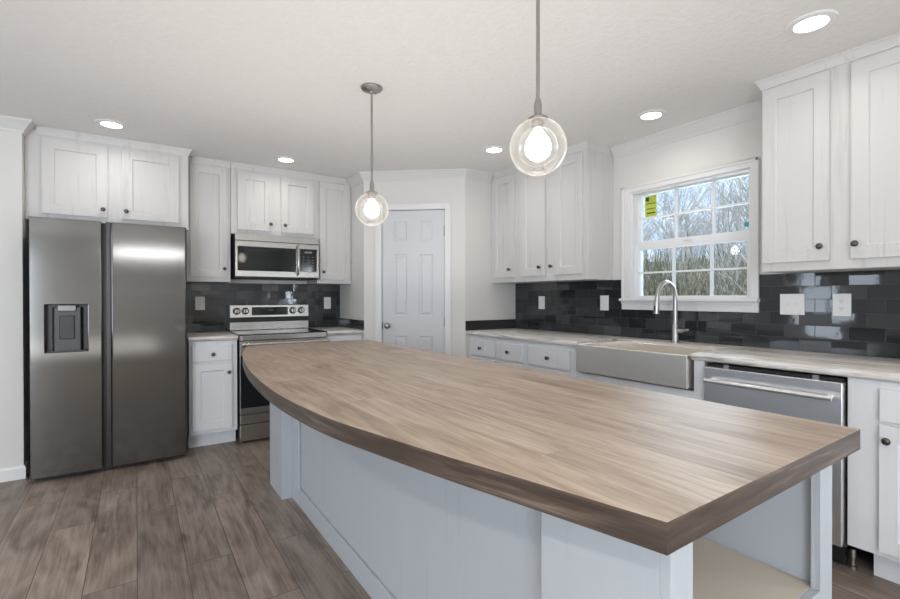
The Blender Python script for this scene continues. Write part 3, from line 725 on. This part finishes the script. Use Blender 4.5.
MB().tube([(RX0+.005, 4.145, .838), (RX1-.005, 4.145, .838)], .0155, 14).tube([(RX0+.030, 4.206, .838), (RX0+.030, 4.145, .838)], .010, 10).tube([(RX1-.030, 4.206, .838), (RX1-.030, 4.145, .838)], .010, 10).build('oven_handle', M_STEELB, od, smooth='auto')
MB().box(RX0+.002, RX1-.002, 4.205, 4.232, .165, .240).box(RX0+.002, RX1-.002, 4.203, 4.232, .022, .158).build('storage_drawer', M_STEELB, t_, bevel=.003)
MB().box(RX0+.02, RX1-.02, 4.25, 4.80, .002, .03).build('base', M_BLACK, t_)

# ------------------------------------------------------------------ microwave
t_ = thing('microwave', (1.10, 4.66, 1.405), 'stainless over-the-range microwave hung under the short cabinet', 'microwave')
MX0, MX1, MY = .728, 1.474, 4.452
MB().box(MX0, MX1, MY+.030, YB-.010, 1.408, 1.803).build('body', M_DKGREY, t_, bevel=.002)
md = MB().slab(lambda u, d, z: Vector((u, MY-d, z)), MX0, 1.276, 1.422, 1.740, .028, [(MX0+.018, 1.256, 1.474, 1.692)], [(.002, -.003)]).build('door', M_STEELB, t_, bevel=.003)
MB().box(MX0+.021, 1.253, MY-.0015, MY+.004, 1.477, 1.689).build('window', M_GLASSB, md)
hp = [(1.268, MY-.002, 1.448), (1.268, MY-.030, 1.470), (1.268, MY-.040, 1.52), (1.268, MY-.043, 1.585), (1.268, MY-.040, 1.65), (1.268, MY-.030, 1.70), (1.268, MY-.002, 1.722)]
MB().tube(hp, .010, 12).build('handle', M_STEELB, md, smooth='auto')
MB().box(1.278, MX1, MY, MY+.028, 1.422, 1.740).build('control_frame', M_STEELB, t_, bevel=.003)
MB().box(1.292, 1.452, MY-.003, MY+.002, 1.477, 1.695).build('keypad', M_GLASSB, t_, bevel=.001)
M_KEY = simple('keypad_print', (.20, .21, .23), .5)
for j in range(5):
    for i in range(3): MB().box(1.318+i*.045, 1.332+i*.045, MY-.0036, MY-.003, 1.505+j*.028, 1.509+j*.028).build('key', M_KEY, t_)
MB().box(1.335, 1.405, MY-.0036, MY-.003, 1.655, 1.672).build('clock_display', M_KEY, t_)
MB().box(MX0, MX1, MY-.001, MY+.028, 1.743, 1.802).build('top_vent', M_STEELB, t_, bevel=.003)
MB().box(MX0, MX1, MY+.002, MY+.028, 1.406, 1.419).build('bottom_trim', M_BLACK, t_, bevel=.002)

# ------------------------------------------------------------------ dishwasher
t_ = thing('dishwasher', (2.9, 1.03, 0), 'stainless dishwasher with bar handle under the window wall counter', 'dishwasher')
DY0, DY1 = .730, 1.334
MB().box(2.655, XR-.02, DY0+.004, DY1+.006, .10, .862).build('body', M_DKGREY, t_)
dd = MB().box(2.592, 2.650, DY0, DY1, .118, .850).build('door', M_STEELR, t_, bevel=.004)
MB().tube([(2.545, DY0+.025, .782), (2.545, DY1-.025, .782)], .0125, 16).tube([(2.594, DY0+.045, .782), (2.545, DY0+.045, .782)], .010, 10).tube([(2.594, DY1-.045, .782), (2.545, DY1-.045, .782)], .010, 10).build('handle', M_STEELR, dd, smooth='auto')
MB().box(2.615, 2.65, DY0+.003, DY1-.003, .852, .866).build('control_strip', M_BLACK, t_)
for a in (DY0+.09, DY1-.12): MB().box(2.606, 2.6145, a, a+.025, .8505, .870).build('mounting_tab', M_NICKEL, t_)
MB().box(2.668, 2.70, DY0+.01, DY1, .012, .112).build('kick_plate', M_BLACK, t_)
MB().lathe([(0, .0), (.016, 0), (.016, .012), (.008, .016), (.008, .05), (.012, .055), (.012, .09), (0, .09)], (2.690, DY0-.012, .0), (0, 0, 1), 12).build('leveling_leg', M_NICKEL, t_, smooth='auto')

# ------------------------------------------------------------------ sink and faucet
t_ = thing('farmhouse_sink', (2.83, 1.825, .70), 'stainless apron-front farmhouse sink below the kitchen window', 'sink')
SX0, SX1, SY0, SY1, ST = 2.585, 3.053, 1.428, 2.230, .900
b = MB(); o_ = [(SX0, SY0), (SX1, SY0), (SX1, SY1), (SX0, SY1)]; i_ = [(SX0+.022, SY0+.014), (SX1-.014, SY0+.014), (SX1-.014, SY1-.014), (SX0+.022, SY1-.014)]
bb = b.b
ob = [bb.verts.new((x, y, .709)) for x, y in o_]; ot = [bb.verts.new((x, y, ST)) for x, y in o_]; it = [bb.verts.new((x, y, ST)) for x, y in i_]; ib = [bb.verts.new((x, y, .722)) for x, y in i_]
bb.faces.new(ob); bb.faces.new(ib)
for k in range(4):
    j = (k+1) % 4
    bb.faces.new((ob[k], ob[j], ot[j], ot[k])); bb.faces.new((ot[k], ot[j], it[j], it[k])); bb.faces.new((it[k], it[j], ib[j], ib[k]))
b.build('basin', M_SINK, t_, bevel=.004, seg=3)
MB().lathe([(0, 0), (.045, 0), (.050, .003), (.043, .005), (.030, .001), (0, .001)], (2.86, 1.83, .722), (0, 0, 1), 24).build('drain', M_NICKEL, t_, smooth='auto')
FX, FYY = 3.095, 1.792
t_ = thing('kitchen_faucet', (FX, FYY, .915), 'brushed nickel pull-down gooseneck faucet behind the sink', 'faucet')
MB().lathe([(0, 0), (.027, 0), (.027, .006), (.021, .012), (.020, .016), (.019, .125), (.016, .132), (0, .132)], (FX, FYY, .9151), (0, 0, 1), 24).build('base', M_NICKEL, t_, smooth='auto')
path = [(FX, FYY, 1.04), (FX, FYY, 1.12), (FX, FYY, 1.215)]
for k in range(1, 13):
    a = PI*k/12; path.append((FX-.105+.105*math.cos(a), FYY+.004*k/12, 1.225+.108*math.sin(a)))
path += [(FX-.212, FYY+.006, 1.20)]
MB().tube(path, .0150, 16).build('spout', M_NICKEL, t_, smooth='auto')
hd = MB().lathe([(0, 0), (.0155, 0), (.0180, -.02), (.0190, -.075), (.0180, -.092), (0, -.092)], (FX-.212, FYY+.006, 1.212), (.05, 0, 1), 18).build('spray_head', M_NICKEL, t_, smooth='auto')
MB().box(FX-.236, FX-.228, FYY+.002, FYY+.012, 1.135, 1.175).build('spray_button', M_BLACK, hd, bevel=.002)
hl = MB().lathe([(0, 0), (.0145, 0), (.0145, .034), (.012, .038), (0, .038)], (FX, FYY-.016, 1.000), (0, -1, 0), 16).tube([(FX-.002, FYY-.040, 1.000), (FX-.015, FYY-.070, 1.006), (FX-.035, FYY-.110, 1.012)], [.0105, .009, .0075], 10)
hl.build('lever_handle', M_NICKEL, t_, smooth='auto')

# ------------------------------------------------------------------ island
t_ = thing('island_cabinet', (1.09, 1.82, 0), 'white panelled kitchen island base with open shelf at the near end', 'kitchen island')
IX0, IX1, IY0, IY1, IT = .808, 1.440, .425, 3.215, .8655
PXF = .722
# long bodies: open cubby at the near end
CB = .95                       # depth of the open shelf compartment end (Y)
b = MB()
b.box(IX0, IX0+.018, IY0+.02, IY1, .0, IT)                 # side toward the room
b.box(1.385, 1.403, IY0+.02, IY1, .0, IT)                 # side toward the sink
b.box(IX0, 1.403, CB+.6, CB+.618, 0, IT)                   # back of the cubby
b.box(IX0, 1.403, IY1-.018, IY1, 0, IT)
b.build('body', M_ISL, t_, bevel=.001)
MB().box(IX0+.018, 1.385, IY0+.02, CB+.6, .505, .523).build('shelf', M_SHELF, t_, bevel=.001)
MB().box(IX0+.018, 1.385, IY0+.02, CB+.6, .075, .093).build('shelf', M_SHELF, t_, bevel=.001)
# face frame of the near end
b = MB().box(PXF, .790, IY0, IY0+.02, 0, IT).box(1.362, IX1, IY0, IY0+.02, 0, IT).box(.790, 1.362, IY0, IY0+.02, .468, .523).box(.790, 1.362, IY0, IY0+.02, 0, .093)
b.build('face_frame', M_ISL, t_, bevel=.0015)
MB().box(1.403, IX1, IY0+.02, IY0+.10, 0, IT).build('corner_post', M_ISL, t_, bevel=.0015)
MB().box(PXF, IX0-.0005, IY0+.02, .719, 0, IT).build('pilaster', M_ISL, t_, bevel=.0015)
MB().box(.731, IX0-.0005, 2.912, IY1, 0, IT).build('pilaster', M_ISL, t_, bevel=.0015)
b = MB().slab(lambda u, d, z: Vector((IX0-.0005-d, u, z)), .7195, 2.9115, 0, IT, -.014, [(.760, 2.780, .100, .80)], through=True)
b.build('side_panel', M_ISL, t_, bevel=.003)
for y0, y1 in ((1.55, 2.09), (2.10, 2.64), (2.65, 3.19)):   # doors on the side facing the sink
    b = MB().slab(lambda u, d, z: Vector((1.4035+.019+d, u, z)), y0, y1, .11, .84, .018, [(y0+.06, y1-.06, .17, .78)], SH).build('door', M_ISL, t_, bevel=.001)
    MB().lathe([(0, 0), (.006, 0), (.006, .012), (.015, .019), (.014, .026), (0, .030)], (1.4225, y1-.03, .78), (1, 0, 0), 16).build('knob', M_BRONZE, b, smooth=True)

# worktop: straight far side, bowed near side
pts = [(1.443, .372), (1.443, 3.272)]
near = [(.950, 3.275), (.640, 3.270), (.585, 3.21), (.540, 3.03), (.488, 2.776), (.445, 2.48), (.412, 2.18), (.394, 1.896), (.388, 1.65), (.397, 1.42), (.422, 1.19), (.466, .985), (.510, .800), (.553, .640), (.590, .500), (.6225, .372)]
def catmull(P, n=6):
    out = []
    for i in range(len(P)-1):
        p0 = P[max(i-1, 0)]; p1 = P[i]; p2 = P[i+1]; p3 = P[min(i+2, len(P)-1)]
        for k in range(n):
            s_ = k/n
            out.append(tuple(.5*((2*p1[j])+(-p0[j]+p2[j])*s_+(2*p0[j]-5*p1[j]+4*p2[j]-p3[j])*s_**2+(-p0[j]+3*p1[j]-3*p2[j]+p3[j])*s_**3) for j in (0, 1)))
    return out+[P[-1]]
# smooth bow: least fuss polynomial through measured points
arc = catmull(near[2:], 5)
outline = pts+[(.650, 3.274), (.612, 3.258)]+arc
tp = thing('island_worktop', (1.0, 1.82, .8665), 'bow-fronted wood plank look worktop resting on the island', 'worktop')
def inset(P, d):
    n = len(P); res = []
    for i in range(n):
        a = Vector(P[i-1]); b_ = Vector(P[i]); c = Vector(P[(i+1) % n]); d1_ = (b_-a).normalized(); d2_ = (c-b_).normalized(); n1 = Vector((-d1_.y, d1_.x)); n2 = Vector((-d2_.y, d2_.x)); m_ = n1+n2; m_ = m_/max(.3, m_.dot(n1)); res.append(tuple(b_+m_*d))
    return res
inn = inset(outline, .0015)
MB().prism(outline, .9138, .9150).build('wood_surface', M_TOP, tp)
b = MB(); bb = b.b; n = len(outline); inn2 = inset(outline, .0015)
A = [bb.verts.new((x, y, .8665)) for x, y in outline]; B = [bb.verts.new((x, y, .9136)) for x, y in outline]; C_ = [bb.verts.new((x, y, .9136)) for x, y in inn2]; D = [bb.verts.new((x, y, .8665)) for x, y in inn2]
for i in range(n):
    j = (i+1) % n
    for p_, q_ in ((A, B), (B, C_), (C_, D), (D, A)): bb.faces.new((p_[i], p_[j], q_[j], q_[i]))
b.build('shaded_edge', M_EDGE, tp, smooth='auto')

# ------------------------------------------------------------------ pendants
def pendant(x, y, label):
    t_ = thing('pendant_light', (x, y, CEIL), label, 'pendant light')
    z = CEIL; gc = 1.739; R = .095
    MB().lathe([(0, 0), (.062, 0), (.062, -.006), (.056, -.014), (.034, -.020), (.012, -.023), (.010, -.034), (0, -.034)], (x, y, z), (0, 0, 1), 32).build('canopy', M_PEND, t_, smooth='auto')
    for a in (.6, .6+PI): MB().lathe([(0, -.014), (.005, -.014), (.005, -.022), (0, -.024)], (x+.042*math.cos(a), y+.042*math.sin(a), z), (0, 0, 1), 10).build('canopy_screw', M_NICKEL, t_, smooth='auto')
    MB().tube([(x, y, z-.03), (x, y, gc+.150)], .0062, 10).tube([(x, y, gc+.148), (x, y, gc+.162)], .0095, 10).build('rod', M_PEND, t_, smooth='auto')
    MB().lathe([(0, .155), (.010, .155), (.013, .140), (.013, .108), (.022, .104), (.034, .097), (.034, .089), (.020, .086), (.018, .062), (0, .062)], (x, y, gc), (0, 0, 1), 24).build('socket', M_PEND, t_, smooth='auto')
    pr = []
    a0 = math.asin(.030/R)
    for k in range(25):
        a = a0+(PI-a0)*k/24; pr.append((R*math.sin(a) if k < 24 else 0, R*math.cos(a)))
    MB().lathe(pr, (x, y, gc), (0, 0, 1), 40).build('glass_globe', M_GLOBE, t_, smooth=True)
    bl = MB().lathe([(0, .062), (.014, .060), (.018, .050), (.030, .036), (.041, .016), (.044, -.004), (.039, -.024), (.024, -.040), (.010, -.046), (0, -.047)], (x, y, gc), (0, 0, 1), 24).build('bulb', M_BULB, t_, smooth=True)
    l = bpy.data.lights.new('bulb_glow', 'POINT'); l.energy = BULB_W; l.color = (1, .90, .78); l.shadow_soft_size = .036
    lo = bpy.data.objects.new('bulb_glow', l); COL.objects.link(lo); lo.parent = t_; lo.location = (0, 0, gc-CEIL-.002)
    bl.visible_shadow = True
    return t_
pendant(1.128, 2.470, 'clear glass globe pendant over the far end of the island')
pendant(1.125, 1.133, 'clear glass globe pendant over the near end of the island')

# ------------------------------------------------------------------ recessed lights
def can(x, y, label, power=LED_W):
    t_ = thing('recessed_light', (x, y, CEIL), label, 'ceiling light')
    MB().lathe([(.059, -.001), (.064, -.009), (.090, -.006), (.096, 0), (.059, 0)], (x, y, CEIL), (0, 0, 1), 36, closed=True).build('trim_ring', M_TRIM, t_, smooth='auto')
    MB().lathe([(0, -.0035), (.060, -.0035), (.060, -.0005), (0, -.0005)], (x, y, CEIL), (0, 0, 1), 36).build('lens', M_LENS, t_)
    l = bpy.data.lights.new('led_glow', 'AREA'); l.shape = 'DISK'; l.size = .115; l.energy = power; l.color = (1, .925, .84); l.spread = math.radians(150)
    lo = bpy.data.objects.new('led_glow', l); COL.objects.link(lo); lo.parent = t_; lo.location = (0, 0, -.0045)
can(-.135, 3.995, 'recessed ceiling light in front of the refrigerator cabinet')
can(1.09, 4.17, 'recessed ceiling light in front of the microwave cabinet')
can(2.43, 2.945, 'recessed ceiling light near the pantry corner and sink run')
can(2.835, 1.808, 'recessed ceiling light directly above the sink window')
can(2.468, .808, 'large near recessed ceiling light at the upper right')
can(-1.4, .3, 'recessed ceiling light left of the island, outside the photo', 13)
can(-1.3, 2.6, 'unseen ceiling light added left of the refrigerator aisle', 4)  # this light and those behind the camera are unseen, added for even brightness
can(-1.0, -1.2, 'unseen ceiling light added behind the camera', 13)
can(1.1, -1.4, 'unseen ceiling light added over the dining side behind the camera', 11)

# ------------------------------------------------------------------ outdoors
b = MB(); bb = b.b; nx, ny = 40, 50; g = []
for i in range(nx+1):
    row = []
    for j in range(ny+1):
        x = 3.6+i*1.6; y = -35+j*2.2
        z = -.7+max(0, x-11)*.13+.25*math.sin(x*.5+y*.3)*min(1, (x-3.6)/8)+random.uniform(-.06, .06)
        row.append(bb.verts.new((x, y, z)))
    g.append(row)
for i in range(nx):
    for j in range(ny): bb.faces.new((g[i][j], g[i+1][j], g[i+1][j+1], g[i][j+1]))
struct(b.build('ground', M_GROUND, smooth=True), 'winter woodland floor rising behind the house')
def gz(x, y): return -.7+max(0, x-11)*.13-.12
def grow(b, p, d, L_, r, depth, rng):
    n = 4; path = [p]; q = Vector(p); dd_ = Vector(d)
    for i in range(n):
        dd_ = (dd_+Vector((rng.uniform(-.16, .16), rng.uniform(-.16, .16), rng.uniform(-.02, .12)))).normalized(); q = q+dd_*(L_/n); path.append(q.copy())
    b.tube(path, [r*(1-.75*i/n) for i in range(n+1)], 4 if depth else 6, cap=False)
    if depth >= 3: return
    k = {0: 11, 1: 5, 2: 3}[depth]
    for i in range(k):
        s_ = rng.uniform(.25, .98); i0 = min(n-1, int(s_*n)); pp = path[i0].lerp(path[i0+1], s_*n-i0)
        a = rng.uniform(0, 2*PI); tilt = rng.uniform(.35, .9); dl_ = (path[i0+1]-path[i0]).normalized()
        e = Vector((math.cos(a), math.sin(a), 0)); nd = (dl_*math.cos(tilt)+e*math.sin(tilt)).normalized()
        grow(b, pp, nd, L_*rng.uniform(.32, .5), r*(1-.7*s_)*.55+.002, depth+1, rng)
protos = []
for k in range(7):
    rng = random.Random(40+k); b = MB(); grow(b, Vector((0, 0, 0)), Vector((rng.uniform(-.1, .1), rng.uniform(-.1, .1), 1)), rng.uniform(4.6, 6.8), rng.uniform(.035, .06), 0, rng)
    o = b.build('bare_tree', M_BARK, at=(0, 0, 0)); protos.append(o)
rng = random.Random(5); cnt = 0
for k in range(95):
    x = 9+30*rng.random(); y = x*rng.uniform(.28, .86)
    o = protos[k] if k < 7 else protos[rng.randrange(7)].copy()
    if k >= 7: COL.objects.link(o)
    o.location = (x, y, gz(x, y)); o.rotation_euler = (0, 0, rng.uniform(0, 6.28)); s_ = rng.uniform(.7, 1.15); o.scale = (s_, s_, s_)
    tag(o, 'thin bare winter tree among the woods outside the kitchen window', 'tree', 'bare trees outside the kitchen window')
bprotos = []
for k in range(3):
    rg = random.Random(90+k); b = MB()
    for i in range(170):
        a = rg.uniform(0, 2*PI); rr = rg.uniform(0, .5); base = Vector((rr*math.cos(a), rr*math.sin(a), 0)); tip = base+Vector((rg.uniform(-.6, .6), rg.uniform(-.6, .6), rg.uniform(.5, 1.9)))
        mid = base.lerp(tip, .5)+Vector((rg.uniform(-.1, .1), rg.uniform(-.1, .1), .1)); b.tube([base, mid, tip], [.012, .009, .004], 3, cap=False)
    o = b.build('brush_thicket', M_BRUSH, at=(0, 0, 0)); bprotos.append(o)
for k in range(60):
    x = rng.uniform(8.5, 24); y = x*rng.uniform(.3, .85)
    o = bprotos[k] if k < 3 else bprotos[rng.randrange(3)].copy()
    if k >= 3: COL.objects.link(o)
    o.location = (x, y, gz(x, y)); o.rotation_euler = (0, 0, rng.uniform(0, 6.28)); s_ = rng.uniform(.8, 1.3); o.scale = (s_*1.3, s_*1.3, s_*1.35)
    tag(o, 'tangled olive brush at the foot of the woods outside the window', 'shrub', 'brush outside the kitchen window')
